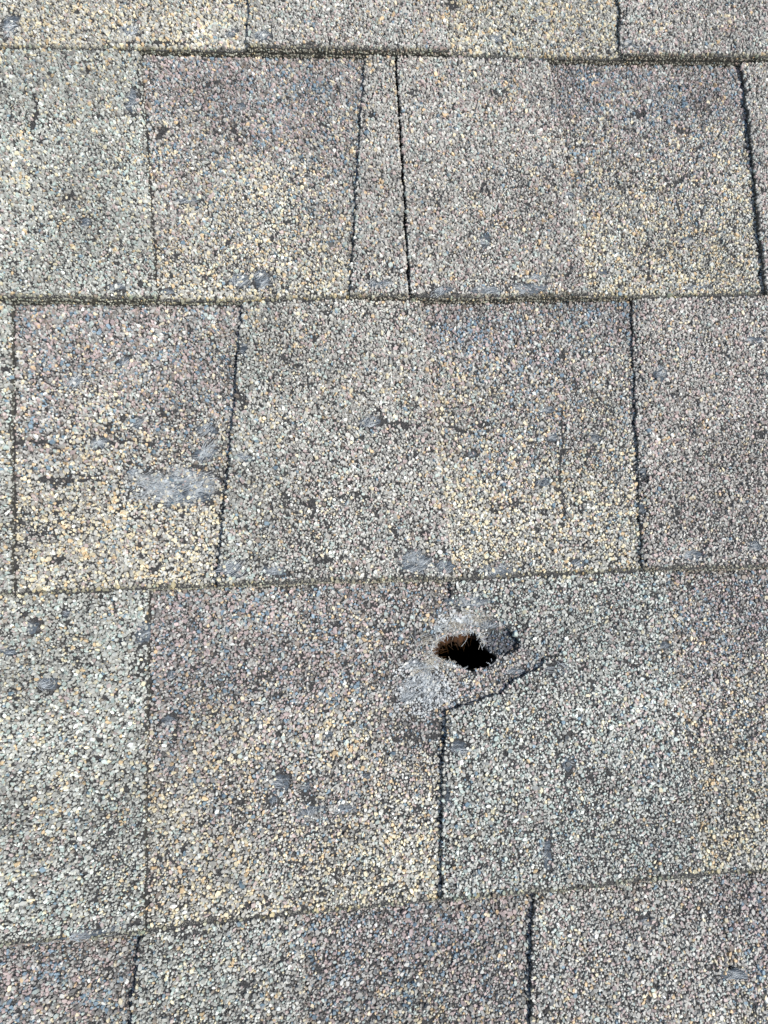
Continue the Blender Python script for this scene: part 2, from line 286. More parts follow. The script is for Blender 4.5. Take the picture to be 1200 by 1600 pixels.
def slab(B, outline, holes, ztop, thick, mats=(0, 1, 2), spacing=9.0, fine=None):
    """flat-bottomed sheet with outline, holes, top height function; mats: top, wall, far top"""
    loops = [np.asarray(outline)] + [np.asarray(h) for h in holes]
    pts = []; edges = []
    for L in loops:
        b = len(pts); pts += [tuple(p) for p in L]
        edges += [(b + i, b + (i + 1) % len(L)) for i in range(len(L))]
    o = loops[0]; x0, y0 = o.min(0); x1, y1 = o.max(0)
    gx, gy = np.meshgrid(np.arange(x0 + 2, x1, spacing), np.arange(y0 + 2, y1, spacing)); gx = gx.ravel(); gy = gy.ravel()
    if fine is not None:
        fx, fy = np.meshgrid(np.arange(fine[0], fine[2], 1.2), np.arange(fine[1], fine[3], 1.2))
        gx = np.concatenate([gx, fx.ravel()]); gy = np.concatenate([gy, fy.ravel()])
    k = inside(gx, gy, o)
    for h in loops[1:]: k &= ~inside(gx, gy, h)
    gx = gx[k] + rng.normal(0, .02, k.sum()); gy = gy[k] + rng.normal(0, .02, k.sum())
    pts += list(zip(gx, gy))
    vs, es, fs, *_ = delaunay_2d_cdt([Vector(p) for p in pts], edges, [], 0, 1e-5)
    V = np.array([(p.x, p.y) for p in vs]); F = np.array([tuple(f) for f in fs if len(f) == 3])
    c = V[F].mean(1)
    k = inside(c[:, 0], c[:, 1], o)
    for h in loops[1:]: k &= ~inside(c[:, 0], c[:, 1], h)
    F = F[k]; n = len(V)
    zt = ztop(V[:, 0], V[:, 1]); zb = zt - (thick(V[:, 0], V[:, 1]) if callable(thick) else thick)
    top = np.column_stack([V, zt]); bot = np.column_stack([V, zb])
    cc = V[F].mean(1); inn = inside(cc[:, 0], cc[:, 1], VIEW)
    B.add(top, F[inn].ravel(), np.full(inn.sum(), 3), mats[0], smooth=True)
    B.add(top, F[~inn].ravel(), np.full((~inn).sum(), 3), mats[2], smooth=True)
    B.add(bot, F[:, ::-1].ravel(), np.full(len(F), 3), mats[0])
    cnt = {}
    for a, b_, c_ in F:
        for e in ((a, b_), (b_, c_), (c_, a)): cnt[e] = 1
    rim = [e for e in cnt if (e[1], e[0]) not in cnt]
    R = np.array(rim)
    q = np.column_stack([R[:, 1], R[:, 0], R[:, 0] + n, R[:, 1] + n])
    B.add(np.concatenate([top, bot]), q.ravel(), np.full(len(q), 4), mats[1])

# palette of mineral granules (base colours)
PAL = np.array([[.328, .321, .288], [.448, .443, .40], [.18, .175, .16], [.58, .515, .36], [.52, .39, .235],
                [.38, .31, .285], [.17, .235, .275], [.365, .415, .375], [.67, .68, .62], [.22, .185, .15]])
#        grey light dark cream tan pink blue teal white brown
W_TAB = np.array([.40, .28, .07, .03, .008, .15, .006, .045, .02, .03])
W_TABL = np.array([.38, .25, .10, .05, .02, .04, .008, .10, .035, .025])
W_TOP = np.array([.25, .08, .20, .010, .010, .22, .10, .03, .006, .09])
W_BOT = np.array([.29, .28, .06, .19, .045, .03, .008, .035, .03, .02])
def granule_colours(n, x, y, tab):
    u = np.clip((y - yb(n, x)) / (yb(n - 1, x) - yb(n, x)), 0, 1)
    if tab:
        f = np.clip(.5 - x / 200, 0, 1)[:, None]
        W = W_TAB * (1 - f) + W_TABL * f
        if n == 4: W = W + np.array([0, .05, 0, 0, 0, -.03, .012, .09, .02, 0]) * (1 - .7 * f)   # this shingle runs to greenish and white granules
        W = W * (.8 + .4 * noise(x, y, 25, 9)[:, None])
    else:
        s = u + (noise(x, y, 28, 5) - .5) * .5
        f = np.clip((s - .15) / .8, 0, 1)[:, None]
        W = W_BOT * (1 - f) + W_TOP * f
    # patches where blue, pink or tan granules gather
    b = np.clip((noise(x, y, 11, 21) - .62) * 4, 0, 1); p = np.clip((noise(x, y, 12, 22) - .62) * 4, 0, 1); t_ = np.clip((noise(x, y, 9, 23) - .66) * 4, 0, 1)
    W = W.copy(); k = np.clip(u * 1.3 - .1, 0, 1) if not tab else .15
    W[:, 6] += .20 * b * k; W[:, 5] += .15 * p * (k if not tab else .5); W[:, 4] += .06 * t_; W[:, 3] += .08 * t_
    W[:, 7] += .06 * np.clip((noise(x, y, 16, 24) - .55) * 3, 0, 1)
    C = np.cumsum(W, 1); C /= C[:, -1:]
    i = (rng.random(len(x))[:, None] > C).sum(1)
    c = PAL[np.clip(i, 0, 9)]
    lum = np.exp(rng.normal(0, .12, len(x)))[:, None]
    # each tab and each slot comes from its own drop of granules
    if tab:
        g_ = np.clip((-60 - x) / 40, 0, 1)[:, None]
        own = {1: (1.03, .975, .96), 2: (1.04, .97, .95), 3: (1.02, .98, .95), 4: (.95, 1.0, .99), 5: (1.0, .975, .97)}.get(n, (1, 1, 1))
        own = np.array(own)[None] * (1 - g_) + np.array([[.88, .94, .90]]) * g_
        if n == 3: own = own * np.where(x > 100, 1.0, .95)[:, None] * np.where((x > 100)[:, None], np.array([[1.03, .975, .99]]), 1)
        c = c * (1 + (own - 1) * .33)
    else:
        c = c * (np.array([[1.01, 1.0, .975]]) * (1 - f) + np.array([[.96, .95, .97]]) * f) * ({5: .90}.get(n, 1))
    lum *= (.86 + .28 * noise(x, y, 30, 11))[:, None]
    return np.clip(c * lum, .01, .85)

def chunks(B, pos, nor, rad, col, mat):
    """angular pebbles: a 6-sided skirt, a 6-sided shoulder and a flat facet on top"""
    m = len(pos)
    if not m: return
    nor = nor / np.linalg.norm(nor, axis=1, keepdims=True)
    ref = np.where(np.abs(nor[:, 2:3]) > .8, np.array([[1., 0, 0]]), np.array([[0, 0, 1.]]))
    a = np.cross(ref, nor); a /= np.linalg.norm(a, axis=1, keepdims=True); b = np.cross(nor, a)
    th = rng.random(m) * 2 * np.pi
    a, b = a * np.cos(th)[:, None] + b * np.sin(th)[:, None], b * np.cos(th)[:, None] - a * np.sin(th)[:, None]
    el = np.exp(rng.normal(0, .17, m))
    # tilt of the top facet
    tx = rng.normal(0, .24, m); ty = rng.normal(0, .24, m)
    hh = rad * rng.uniform(.55, 1.0, m)
    V = np.zeros((m, 12, 3))
    ang0 = np.arange(6) * np.pi / 3
    for r in range(2):
        ang = ang0[None] + rng.normal(0, .22, (m, 6))
        q = (1.0 if r == 0 else rng.uniform(.5, .82, m))[:, None] if r else np.ones((m, 1))
        rr = rad[:, None] * q * (1 + rng.normal(0, .13, (m, 6)))
        lx = rr * np.cos(ang) * el[:, None]; ly = rr * np.sin(ang) / el[:, None]
        lz = (-.35 * rad)[:, None] + lx * 0 if r == 0 else hh[:, None] + lx * tx[:, None] + ly * ty[:, None] + rng.normal(0, .05, (m, 6)) * rad[:, None]
        V[:, r * 6:r * 6 + 6] = pos[:, None] + lx[..., None] * a[:, None] + ly[..., None] * b[:, None] + lz[..., None] * nor[:, None]
    f = []
    for k in range(6): f += [k, (k + 1) % 6, 6 + (k + 1) % 6, 6 + k]
    f += [6, 7, 8, 9, 10, 11]
    F = (np.array(f)[None] + (np.arange(m) * 12)[:, None]).ravel()
    B.add(V.reshape(-1, 3), F, np.tile([4] * 6 + [6], m), mat, np.repeat(col, 12, 0))

def surf_normal(fz, x, y, e=.8):
    dx = (fz(x + e, y) - fz(x - e, y)) / (2 * e); dy = (fz(x, y + e) - fz(x, y - e)) / (2 * e)
    return np.column_stack([-dx, -dy, np.ones(len(x))])

# patches where the granules have come off: (course, where, kind, x, y, rx, ry, angle)
def patch_mask(p, x, y, grow=1.0):
    _, _, k, cx, cy, rx, ry, an = p
    t = math.radians(an); dx = x - cx; dy = y - cy
    u = (dx * math.cos(t) + dy * math.sin(t)) / (rx * grow); v = (-dx * math.sin(t) + dy * math.cos(t)) / (ry * grow)
    return np.sqrt(u * u + v * v) + (noise(x, y, 2.6, 31) - .5) * 1.1 + (noise(x, y, 1.2, 32) - .5) * .5

def sprinkle(B, n, keep, tab, gmat, x0, x1, y0, y1, fz, lo_edge=None):
    s = 1.10
    gx, gy = np.meshgrid(np.arange(x0, x1, s), np.arange(y0, y1, s * .866))
    gx[1::2] += s / 2
    x = gx.ravel() + rng.normal(0, .30, gx.size); y = gy.ravel() + rng.normal(0, .30, gx.size)
    k = keep(x, y) & inside(x, y, VIEW); x = x[k]; y = y[k]
    # gaps: small scattered voids, thinned lines, authored patches and cracks
    v = noise(x, y, 3.2, 12) * .6 + noise(x, y, 1.6, 13) * .4
    big = noise(x, y, 40, 14)
    p = np.where(v < .155 + .06 * big, .92, .04)
    rdg = (np.abs(noise(x, y, 5.5, 51) - .5) < .035) & (noise(x, y, 13, 52) > .45)
    rdg |= (np.abs(noise(x, y, 4.0, 53) - .5) < .03) & (noise(x, y, 17, 54) > .55)
    p = np.where(rdg, np.maximum(p, .42), p)
    d = y - yb(n, x)
    p = np.maximum(p, np.clip((2.3 - d) / 2.2 + (noise(x, y, 6, 15) - .5) * .9, 0, .8) * (d < 2.6))
    for q in D['patch']:
        if q[0] != n or (q[1] == 'b') == tab: continue
        near = (np.abs(x - q[3]) < 40) & (np.abs(y - q[4]) < 40)
        if not near.any(): continue
        m = patch_mask(q, x[near], y[near]); pr = {'m': .84 if q[5] < 9 else .66, 'd': .68, 'M': .14 if n == 4 else .35}[q[2]]
        pp = p[near]; pp = np.where(m < 1.0, np.maximum(pp, pr), pp); p[near] = pp
    for c in D['crack']:
        near = (np.abs(x - c[0][0]) < 50) & (np.abs(y - c[0][1]) < 70)
        if near.any():
            dd = segdist(x[near] + (noise(x[near], y[near], 4, 33) - .5) * 3, y[near] + (noise(x[near], y[near], 4, 34) - .5) * 3, c)
            p[near] = np.where(dd < .55, .95, p[near])
    k = rng.random(len(x)) > p; rx_, ry_ = x[~k], y[~k]; x = x[k]; y = y[k]
    rad = np.clip(np.exp(rng.normal(math.log(.70), .27, len(x))) * (.88 + .26 * noise(x, y, 26, 17)), .36, 1.4)
    z = fz(x, y) + rng.uniform(-.12, .30, len(x)) * rad
    nor = surf_normal(fz, x, y) + np.column_stack([rng.normal(0, .13, (len(x), 2)), np.zeros(len(x))])
    col = granule_colours(n, x, y, tab)
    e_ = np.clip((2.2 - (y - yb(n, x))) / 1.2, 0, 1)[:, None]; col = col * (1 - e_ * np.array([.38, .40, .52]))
    if n == 4 and not tab:     # granules bared in the pit right of the hole, shade painted into their colour
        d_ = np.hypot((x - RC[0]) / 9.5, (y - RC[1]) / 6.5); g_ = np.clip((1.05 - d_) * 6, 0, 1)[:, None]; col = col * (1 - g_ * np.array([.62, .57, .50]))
    for q in D['patch']:
        if q[2] == 'M' and q[0] == n and not tab:     # dusted with fibre and crushed stone
            m = patch_mask(q, x, y); f = (np.clip((1.15 - m) * 3, 0, 1) * (.72 if q[1] == 'b' and q[0] == 4 else .3))[:, None]
            col = col * (1 - f) + np.array([.50, .52, .51]) * f
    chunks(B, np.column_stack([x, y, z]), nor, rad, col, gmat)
    # grit and dust caked where granules are missing, thicker along the butt edge
    m = len(rx_)
    if m:
        rx_ = np.tile(rx_, 5) + rng.normal(0, .5, m * 5); ry_ = np.tile(ry_, 5) + rng.normal(0, .5, m * 5)
        kk = keep(rx_, ry_) & (rng.random(m * 5) < .75); rx_, ry_ = rx_[kk], ry_[kk]; m = len(rx_)
        e2 = np.clip((3.0 - (ry_ - yb(n, rx_))) / 1.2, 0, 1)[:, None]
        gc = (np.array([.058, .057, .054]) * (1 - e2) + np.array([.18, .175, .15]) * e2) * np.exp(rng.normal(0, .35, (m, 1)))
        for q in D['patch']:
            if q[0] == n and q[2] != 'd':
                gc = np.where((patch_mask(q, rx_, ry_) < .9)[:, None], gc * .9 + .02, gc)
        chunks(B, np.column_stack([rx_, ry_, fz(rx_, ry_) + rng.uniform(-.05, .08, m)]), np.column_stack([rng.normal(0, .3, (m, 2)), np.ones(m)]), rng.uniform(.13, .34, m), gc, gmat)
    # fines between the large ones
    m = len(x) // 3
    i = rng.integers(0, max(1, len(x)), m)
    fx = x[i] + rng.normal(0, .8, m); fy = y[i] + rng.normal(0, .8, m); k = keep(fx, fy); fx = fx[k]; fy = fy[k]; m = len(fx)
    chunks(B, np.column_stack([fx, fy, fz(fx, fy) + .05]), np.column_stack([rng.normal(0, .2, (m, 2)), np.ones(m)]), rng.uniform(.2, .38, m), granule_colours(n, fx, fy, tab) * .9, gmat)

def edge_granules(B, xs, ys, z0, z1, ndir, dens, rlo, rhi, colf, gmat):
    """granules caught on a cut edge given as a polyline; ndir = outward direction"""
    xs = np.asarray(xs); ys = np.asarray(ys)
    L = np.concatenate([[0], np.cumsum(np.hypot(np.diff(xs), np.diff(ys)))])
    m = int(L[-1] * (z1 - z0) * dens)
    if m < 1: return
    s = rng.random(m) * L[-1]; x = np.interp(s, L, xs); y = np.interp(s, L, ys); h = rng.random(m)
    k = inside(x, y, VIEW); x, y, h = x[k], y[k], h[k]; m = len(x)
    if callable(z0): raise ValueError
    zz = h * (z1 - z0) + z0
    nor = np.tile(np.array(ndir, float), (m, 1)) + rng.normal(0, .35, (m, 3))
    rad = rng.uniform(rlo, rhi, m)
    return x, y, zz, nor, rad

def fibres(B, cx, cy, fz, count, spread, length, ang, angs, rad, lift, mat, curve=.5, mask=None, tilt=0.0):
    nb = max(2, count // 7); g = rng.integers(0, nb, count)
    rr = np.sqrt(rng.random(nb)) * 1.9; th = rng.random(nb) * 6.283; ca, sa = math.cos(tilt), math.sin(tilt)
    bx = rr * np.cos(th) * spread[0]; by = rr * np.sin(th) * spread[1]
    x = cx + (bx * ca - by * sa)[g] + rng.normal(0, .8, count); y = cy + (bx * sa + by * ca)[g] + rng.normal(0, .5, count)
    ba = rng.normal(0, angs, nb)[g]
    if mask is not None:
        k = mask(x, y); x = x[k]; y = y[k]; ba = ba[k]
    m = len(x)
    if not m: return
    n = 6; t = np.linspace(-.5, .5, n)[None]
    a = ang + ba[:, None] + rng.normal(0, .16, (m, 1)); l = length * rng.uniform(.4, 1.3, (m, 1)); aa = a + rng.normal(0, curve, (m, 1)) * t * 2
    step = l / (n - 1)
    px = x[:, None] - np.cos(a) * l / 2 + np.concatenate([np.zeros((m, 1)), np.cumsum(np.cos(aa[:, :-1]), 1)], 1) * step
    py = y[:, None] - np.sin(a) * l / 2 + np.concatenate([np.zeros((m, 1)), np.cumsum(np.sin(aa[:, :-1]), 1)], 1) * step
    pz = fz(px.ravel(), py.ravel()).reshape(px.shape) + .25 + rng.uniform(.1, 1, (m, 1)) * lift * (1 - (2 * t) ** 2 * rng.uniform(.2, 1, (m, 1)))
    if mask is not None:
        k = mask(px[:, 0], py[:, 0]) & mask(px[:, -1], py[:, -1]) & mask(px[:, 3], py[:, 3])
        px, py, pz = px[k], py[k], pz[k]; m = len(px)
        if not m: return
    r = rad * rng.uniform(.6, 1.5, (m, 1)) * np.linspace(1, .6, n)[None]
    dx, dy = np.gradient(px, axis=1), np.gradient(py, axis=1); q = np.hypot(dx, dy) + 1e-9
    sx, sy = dy / q, -dx / q
    V = np.stack([np.stack([px + r * sx * c, py + r * sy * c, pz + r * w_], 2) for c, w_ in ((1, -.5), (-1, -.5), (0, 1))], 2).reshape(m, n * 3, 3)
    f = []
    for i in range(n - 1):
        for k in range(3):
            k2 = (k + 1) % 3; f += [i * 3 + k, i * 3 + k2, (i + 1) * 3 + k2, (i + 1) * 3 + k]
    F = (np.array(f)[None] + (np.arange(m) * n * 3)[:, None]).ravel()
    B.add(V.reshape(-1, 3), F, [4] * (m * (n - 1) * 3), mat, smooth=True)

def tube(B, P, r, mat, sides=3):
    n = len(P); T = np.gradient(P, axis=0); T /= np.linalg.norm(T, axis=1, keepdims=True) + 1e-9
    up = np.array([0, 0, 1.]) if abs(T[0, 2]) < .9 else np.array([1., 0, 0])
    a = np.cross(T, up); a /= np.linalg.norm(a, axis=1, keepdims=True) + 1e-9; b = np.cross(a, T)
    rr = r * np.linspace(1, .55, n)[:, None]
    V = np.concatenate([P[:, None] + rr[:, None] * (a[:, None] * math.cos(k * 2 * math.pi / sides) + b[:, None] * math.sin(k * 2 * math.pi / sides)) for k in range(sides)], 1).reshape(-1, 3)
    f = []
    for i in range(n - 1):
        for k in range(sides):
            k2 = (k + 1) % sides; f += [i * sides + k, i * sides + k2, (i + 1) * sides + k2, (i + 1) * sides + k]
    B.add(V, f, [4] * ((n - 1) * sides), mat, smooth=True)

# ------------------------------------------------------------------ things
def root(name, base, label, cat, group=None):
    o = bpy.data.objects.new(name, None); S.collection.objects.link(o)
    o.empty_display_size = .02
    o.matrix_world = ROOF @ Matrix.Translation(Vector(base) * MM)
    o['_base'] = list(base); o['label'] = label; o['category'] = cat
    if group: o['group'] = group
    return o

def line_x(e, y):
    (x0, y0), (x1, y1) = e
    return x0 + (x1 - x0) * (y - y0) / (y1 - y0)

def tab_outline(n, le, re, notch=None, round_l=0.0):
    """outline of one tab of course n between its left and right cut edges (pairs of points, or an x)"""
    def xx(e, y): return e if isinstance(e, (int, float)) else line_x(e, y)
    def foot(e):
        x = e if isinstance(e, (int, float)) else e[1][0]
        for _ in range(4): x = xx(e, float(yb(n, x)))
        return x
    xl, xr = foot(le), foot(re)
    bx = XS[(XS > xl + .6) & (XS < xr - .6)]
    bottom = np.column_stack([np.concatenate([[xl], bx, [xr]]), yb(n, np.concatenate([[xl], bx, [xr]])) - .0])
    if round_l:
        d = bottom[:, 0] - xl; k = d < round_l
        bottom[k, 1] += round_l - np.sqrt(np.maximum(0, round_l ** 2 - (round_l - d[k]) ** 2))
    yt = float(yb(n - 1, (xl + xr) / 2)) + 34
    yr0 = bottom[-1, 1]; yl0 = bottom[0, 1]
    right = resample([(xr, yr0), (xx(re, yt), yt)], 1.6, .7, 70 + n)
    if notch is None:
        left = resample([(xx(le, yt), yt), (xl, yl0)], 1.6, .7, 80 + n)
    else:
        left = resample([(xx(le, yt), yt)] + notch + [(xl, yl0)], 1.1, .9, 80 + n)
    right[0] = (xr, yr0); left[-1] = (xl, yl0)
    return np.concatenate([bottom, right[1:], left[:-1]]), left, right, bottom

MATS = [M_ASPH, M_EDGE, M_FAR, M_GRAN, M_FIB]
def course(n, xl, xr, tabs, label, group, holes=(), xl_e=None, xr_e=None, seam_round=0.0):
    """one shingle: backer strip with its tabs; tabs = list of dict(le, re, notch, label)"""
    xm = (max(xl, -240) + min(xr, 240)) / 2
    base = (xm, float(yb(n, xm)), 0.0)
    r = root('roof_shingle', base, label, 'shingle', group)
    def lx(y): return xl if xl_e is None else line_x(xl_e, y)
    def rx(y): return xr if xr_e is None else line_x(xr_e, y)
    # backer
    yt = float(yb(n - 1, xm)) + 52
    bx = XS[(XS > lx(float(yb(n, lx(base[1])))) + .6) & (XS < rx(float(yb(n, rx(base[1])))) - .6)]
    yl = float(yb(n, bx[0])); yr = float(yb(n, bx[-1]))
    bot = np.column_stack([np.concatenate([[lx(yl)], bx, [rx(yr)]]), np.concatenate([[yl], yb(n, bx), [yr]])])
    rgt = resample([(rx(yr), yr), (rx(yt), yt)], 2.5); lft = resample([(lx(yt), yt), (lx(yl), yl)], 2.5)
    out = np.concatenate([bot, rgt[1:], lft[:-1]])
    T = []
    for t in tabs:
        o, l_, r_, b_ = tab_outline(n, t['le'], t['re'], t.get('notch'), t.get('round', 0.0)); T.append((t, o, l_, r_, b_))
    fz = lambda x, y: zslot(n, x, y)
    B = Build()
    fine = None
    if holes: fine = (HC[0] - 30, HC[1] - 30, HC[0] + 45, HC[1] + 25)
    slab(B, out, holes, fz, T1 - .05, fine=fine)
    def keep_b(x, y):
        k = inside(x, y, out) & (y < yb(n - 1, x) - .45)
        for _, o, *_r in T: k &= ~inside(x, y, o)
        for h in holes: k &= ~inside(x, y, h)
        for t_, o, l_, r_, *_r in T:
            if t_.get('gap'):
                dx = x - np.interp(y, r_[:, 1], r_[:, 0]); k &= ~((dx > -.5) & (dx < t_['gap'] * (.5 + noise(x, y, 5, 18))))
        return k
    Y0, Y1 = float(BUTT[n].min()) - 1, float(BUTT[n - 1].max()) + 3
    Y0 = max(Y0, -545); 
    if Y1 > Y0: sprinkle(B, n, keep_b, False, 3, max(xl, -265), min(xr, 278), Y0, min(Y1, 100), fz)
    # granules on the lower cut edge of the backer
    k = (bot[:, 0] > -265) & (bot[:, 0] < 278)
    g = edge_granules(B, bot[k, 0], bot[k, 1], .5, T1 - .7, (0, -1, .5), 1.0, .25, .62, None, 3)
    if g:
        x, y, zz, nor, rad = g
        col = granule_colours(n, x, y, True) * np.array([.74, .73, .66])
        z_off = zslot(n, x, yb(n, x)) - T1
        chunks(B, np.column_stack([x, y - .05, zz + z_off]), nor, rad, col, 3)
    backer = B.build('backer', MATS, r)
    parts = []
    for t, o, l_, r_, b_ in T:
        fz2 = lambda x, y: ztab(n, x, y)
        B = Build()
        fine = (HC[0] - 12, HC[1] - 30, HC[0] + 45, HC[1] + 25) if t.get('notch') else None
        slab(B, o, [], fz2, T2 - .02 if not t.get('notch') else (lambda x, y: T2 + .0 * x), fine=fine)
        keep_t = lambda x, y, o=o: inside(x, y, o) & (y < yb(n - 1, x) - .45)
        if Y1 > Y0: sprinkle(B, n, keep_t, True, 3, max(o[:, 0].min(), -265), min(o[:, 0].max(), 278), Y0, min(Y1, 100), fz2)
        k = (b_[:, 0] > -265) & (b_[:, 0] < 278)
        if k.sum() > 2:
            g = edge_granules(B, b_[k, 0], b_[k, 1], .7, T2 - .4, (0, -1, .5), 1.0, .25, .62, None, 3)
            if g:
                x, y, zz, nor, rad = g
                chunks(B, np.column_stack([x, y - .05, ztab(n, x, y) - T2 + zz]), nor, rad, granule_colours(n, x, y, True) * np.array([.74, .73, .66]), 3)
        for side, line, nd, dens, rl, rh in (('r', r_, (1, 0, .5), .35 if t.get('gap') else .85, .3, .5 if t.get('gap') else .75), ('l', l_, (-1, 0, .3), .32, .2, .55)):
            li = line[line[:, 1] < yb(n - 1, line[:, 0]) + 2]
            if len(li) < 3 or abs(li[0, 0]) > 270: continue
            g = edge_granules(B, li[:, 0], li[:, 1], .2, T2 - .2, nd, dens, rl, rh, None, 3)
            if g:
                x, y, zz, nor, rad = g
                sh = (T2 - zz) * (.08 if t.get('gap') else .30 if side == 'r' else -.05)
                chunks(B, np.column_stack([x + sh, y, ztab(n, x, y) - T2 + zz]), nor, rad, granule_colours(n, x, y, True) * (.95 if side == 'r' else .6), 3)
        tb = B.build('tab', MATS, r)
        if t.get('label'): tb['label'] = t['label']
        parts.append((tb, o))
    # worn patches showing the glass mat
    for q in D['patch']:
        if q[0] != n or q[2] == 'd': continue
        cx, cy = q[3], q[4]
        if q[1] == 'b':
            if not keep_b(np.array([cx]), np.array([cy]))[0]: 
                if not (inside([cx], [cy], out)[0]): continue
            par, f = backer, fz
        else:
            par = None; best = 1e9
            for tb, o in parts:
                if inside([cx], [cy], o)[0]: par = tb
            if par is None:
                for tb, o in parts:
                    dd = np.hypot(o[:, 0] - cx, o[:, 1] - cy).min()
                    if dd < best and dd < 6: best = dd; par = tb
            if par is None: continue
            f = lambda x, y: ztab(n, x, y)
        make_patch(q, par, r, f, holes, T if q[1] == 'b' else [], n)
    return r, backer, parts

def make_patch(q, par, r, f, holes, T, n):
    _, where, kind, cx, cy, rx, ry, an = q
    B = Build(); th = math.radians(an)
    nb = 30; rings = 6
    vs = []
    for i in range(rings + 1):
        for k in range(nb):
            a = k * 2 * math.pi / nb; rr = i / rings
            w_ = 1 + (noise(cx + math.cos(a) * rx, cy + math.sin(a) * ry, 2.2, 35) - .5) * .7
            x = rx * rr * w_ * math.cos(a); y = ry * rr * w_ * math.sin(a)
            vs.append((cx + x * math.cos(th) - y * math.sin(th), cy + x * math.sin(th) + y * math.cos(th)))
    vs = np.array(vs)
    edge = np.repeat(np.arange(rings + 1) / rings, nb)
    h = .16 + .30 * (noise(vs[:, 0], vs[:, 1], 1.5, 36) - .3) - .55 * np.clip((edge - .8) * 5, 0, 1)
    if kind == 'M': h -= .45
    z = f(vs[:, 0], vs[:, 1]) + h
    fs = []
    P3 = np.column_stack([vs, z])
    for i in range(rings):
        for k in range(nb):
            k2 = (k + 1) % nb; quad = [i * nb + k, i * nb + k2, (i + 1) * nb + k2, (i + 1) * nb + k][::-1]
            c = vs[quad]
            bad = False
            for h_ in holes:
                if inside(c[:, 0], c[:, 1], h_).any(): bad = True
            if T and any(inside(c[:, 0], c[:, 1], o).any() for _, o, *_r in T): bad = True
            if (c[:, 1] < yb(n, c[:, 0]) + .2).any(): bad = True
            if where != 'b' and not inside(c[:, 0], c[:, 1], PATCH_CLIP(par, n)).all(): bad = True
            if not bad: fs.append(quad)
    if not fs: return
    fs = np.array(fs)
    if kind == 'm': B.add(P3, fs.ravel(), [4] * len(fs), 0, smooth=True)
    area = rx * ry * 3.14
    ang = th + (rng.normal(0, .35)); 
    def msk(x, y):
        k = ~inside(x, y, holes[0]) if holes else np.ones(len(x), bool)
        if T:
            for _, o, *_r in T: k &= ~inside(x, y, o)
        return k & (y > yb(n, x) - .8)
    big = area > 250
    cnt = int(min(750, area * (.42 if kind == 'M' else (.75 if big else .7))))
    l = min(8.0, max(2.2, rx * 1.1))
    fibres(B, cx, cy, f, cnt, (rx * .42, ry * .45), l, ang + .35, .35, (.065 if big else .06), .35 if kind == 'm' else 1.1, 1, .4, msk, th)
    fibres(B, cx, cy, f, cnt // 5, (rx * .45, ry * .5), l * .8, ang - .6, .8, .05, .6, 1, .8, msk, th)
    o = B.build('exposed_mat', [M_MAT if kind == 'm' else M_MATP, M_FIB], r, par)
    return o
_clip = {}
def PATCH_CLIP(par, n): return CLIPS.get(par.name)
CLIPS = {}

ED = D['edges']
_old_build = Build.build
GR = 'asphalt shingles laid in overlapping courses'
_tab_outline = tab_outline
# courses, from the ridge side down
SOFT += [(1, ED['r1a_l'], .5, 3), (1, ED['r1b_l'], 1.0, 2.5), (2, ED['r2b_l'], 1.0, 3), (2, ED['r2d_l'], .5, 3), (3, ED['r3b_l'], .2, 3),
         (3, ED['r3c_l'], 1.4, 3), (4, ED['r4b_l'], .5, 3), (5, ED['r5a_l'], .4, 3), (5, ED['r5b_l'], .4, 3)]
def run_course(*a, **k):
    return course(*a, **k)

def shift(e, dy): return [[p[0], p[1] + dy] for p in e]
class _C(dict):
    def get(self, k, d=None): return dict.get(self, k) if k in self else np.array([(-999, -999), (999, -999), (999, 999), (-999, 999)])
CLIPS = _C()

run_course(0, -450, 450, [dict(le=-150., re=-60.), dict(le=60., re=170.)],
    'grey shingle of the uppermost course above the top edge of the photo', GR)
run_course(1, -450, 450, [dict(le=ED['r1a_l'], re=ED['r1a_r']), dict(le=ED['r1b_l'], re=300., round=5.)],
    'shingle along the top edge of the photo, with a yellowish slot beside a rounded corner', GR)
seamL = ED['seam2']; seamR = [[p[0] + 2.2, p[1]] for p in ED['seam2']]
run_course(2, -450, 400, [dict(le=-300., re=ED['r2a_r'], gap=.9), dict(le=ED['r2b_l'], re=seamL)],
    'second course shingle left of the black butt seam, ending in a narrow wedge shaped tab', GR, xr_e=seamL)
run_course(2, -60, 450, [dict(le=seamR, re=ED['r2c_r'], round=5.), dict(le=ED['r2d_l'], re=300.)],
    'second course shingle right of the black butt seam, with fibrous scuffs on its lower edge', GR, xl_e=seamR)
run_course(3, -450, 450, [dict(le=-300., re=ED['r3a_r'], gap=.9), dict(le=ED['r3b_l'], re=ED['r3b_r']), dict(le=ED['r3c_l'], re=300.)],
    'middle course shingle with a large scuffed patch of white glass fibres in its left slot', GR)
hole = resample(D['hole'], .9, 1.3, 90, closed=True)
R4 = run_course(4, -450, 450, [dict(le=-300., re=ED['r4a_r'], gap=.9), dict(le=ED['r4b_l'], re=ED['r4b_r'], notch=D['notch'], label='tab with a torn notch in its left edge beside the hole')],
    'shingle of the fourth course pierced by a ragged dark hole beside its torn tab', GR, holes=[hole])
run_course(5, -450, 450, [dict(le=ED['r5a_l'], re=ED['r5a_r']), dict(le=ED['r5b_l'], re=ED['r5b_r'])],
    'shingle of the lowest course along the bottom edge of the photo with dark purplish slots', GR)

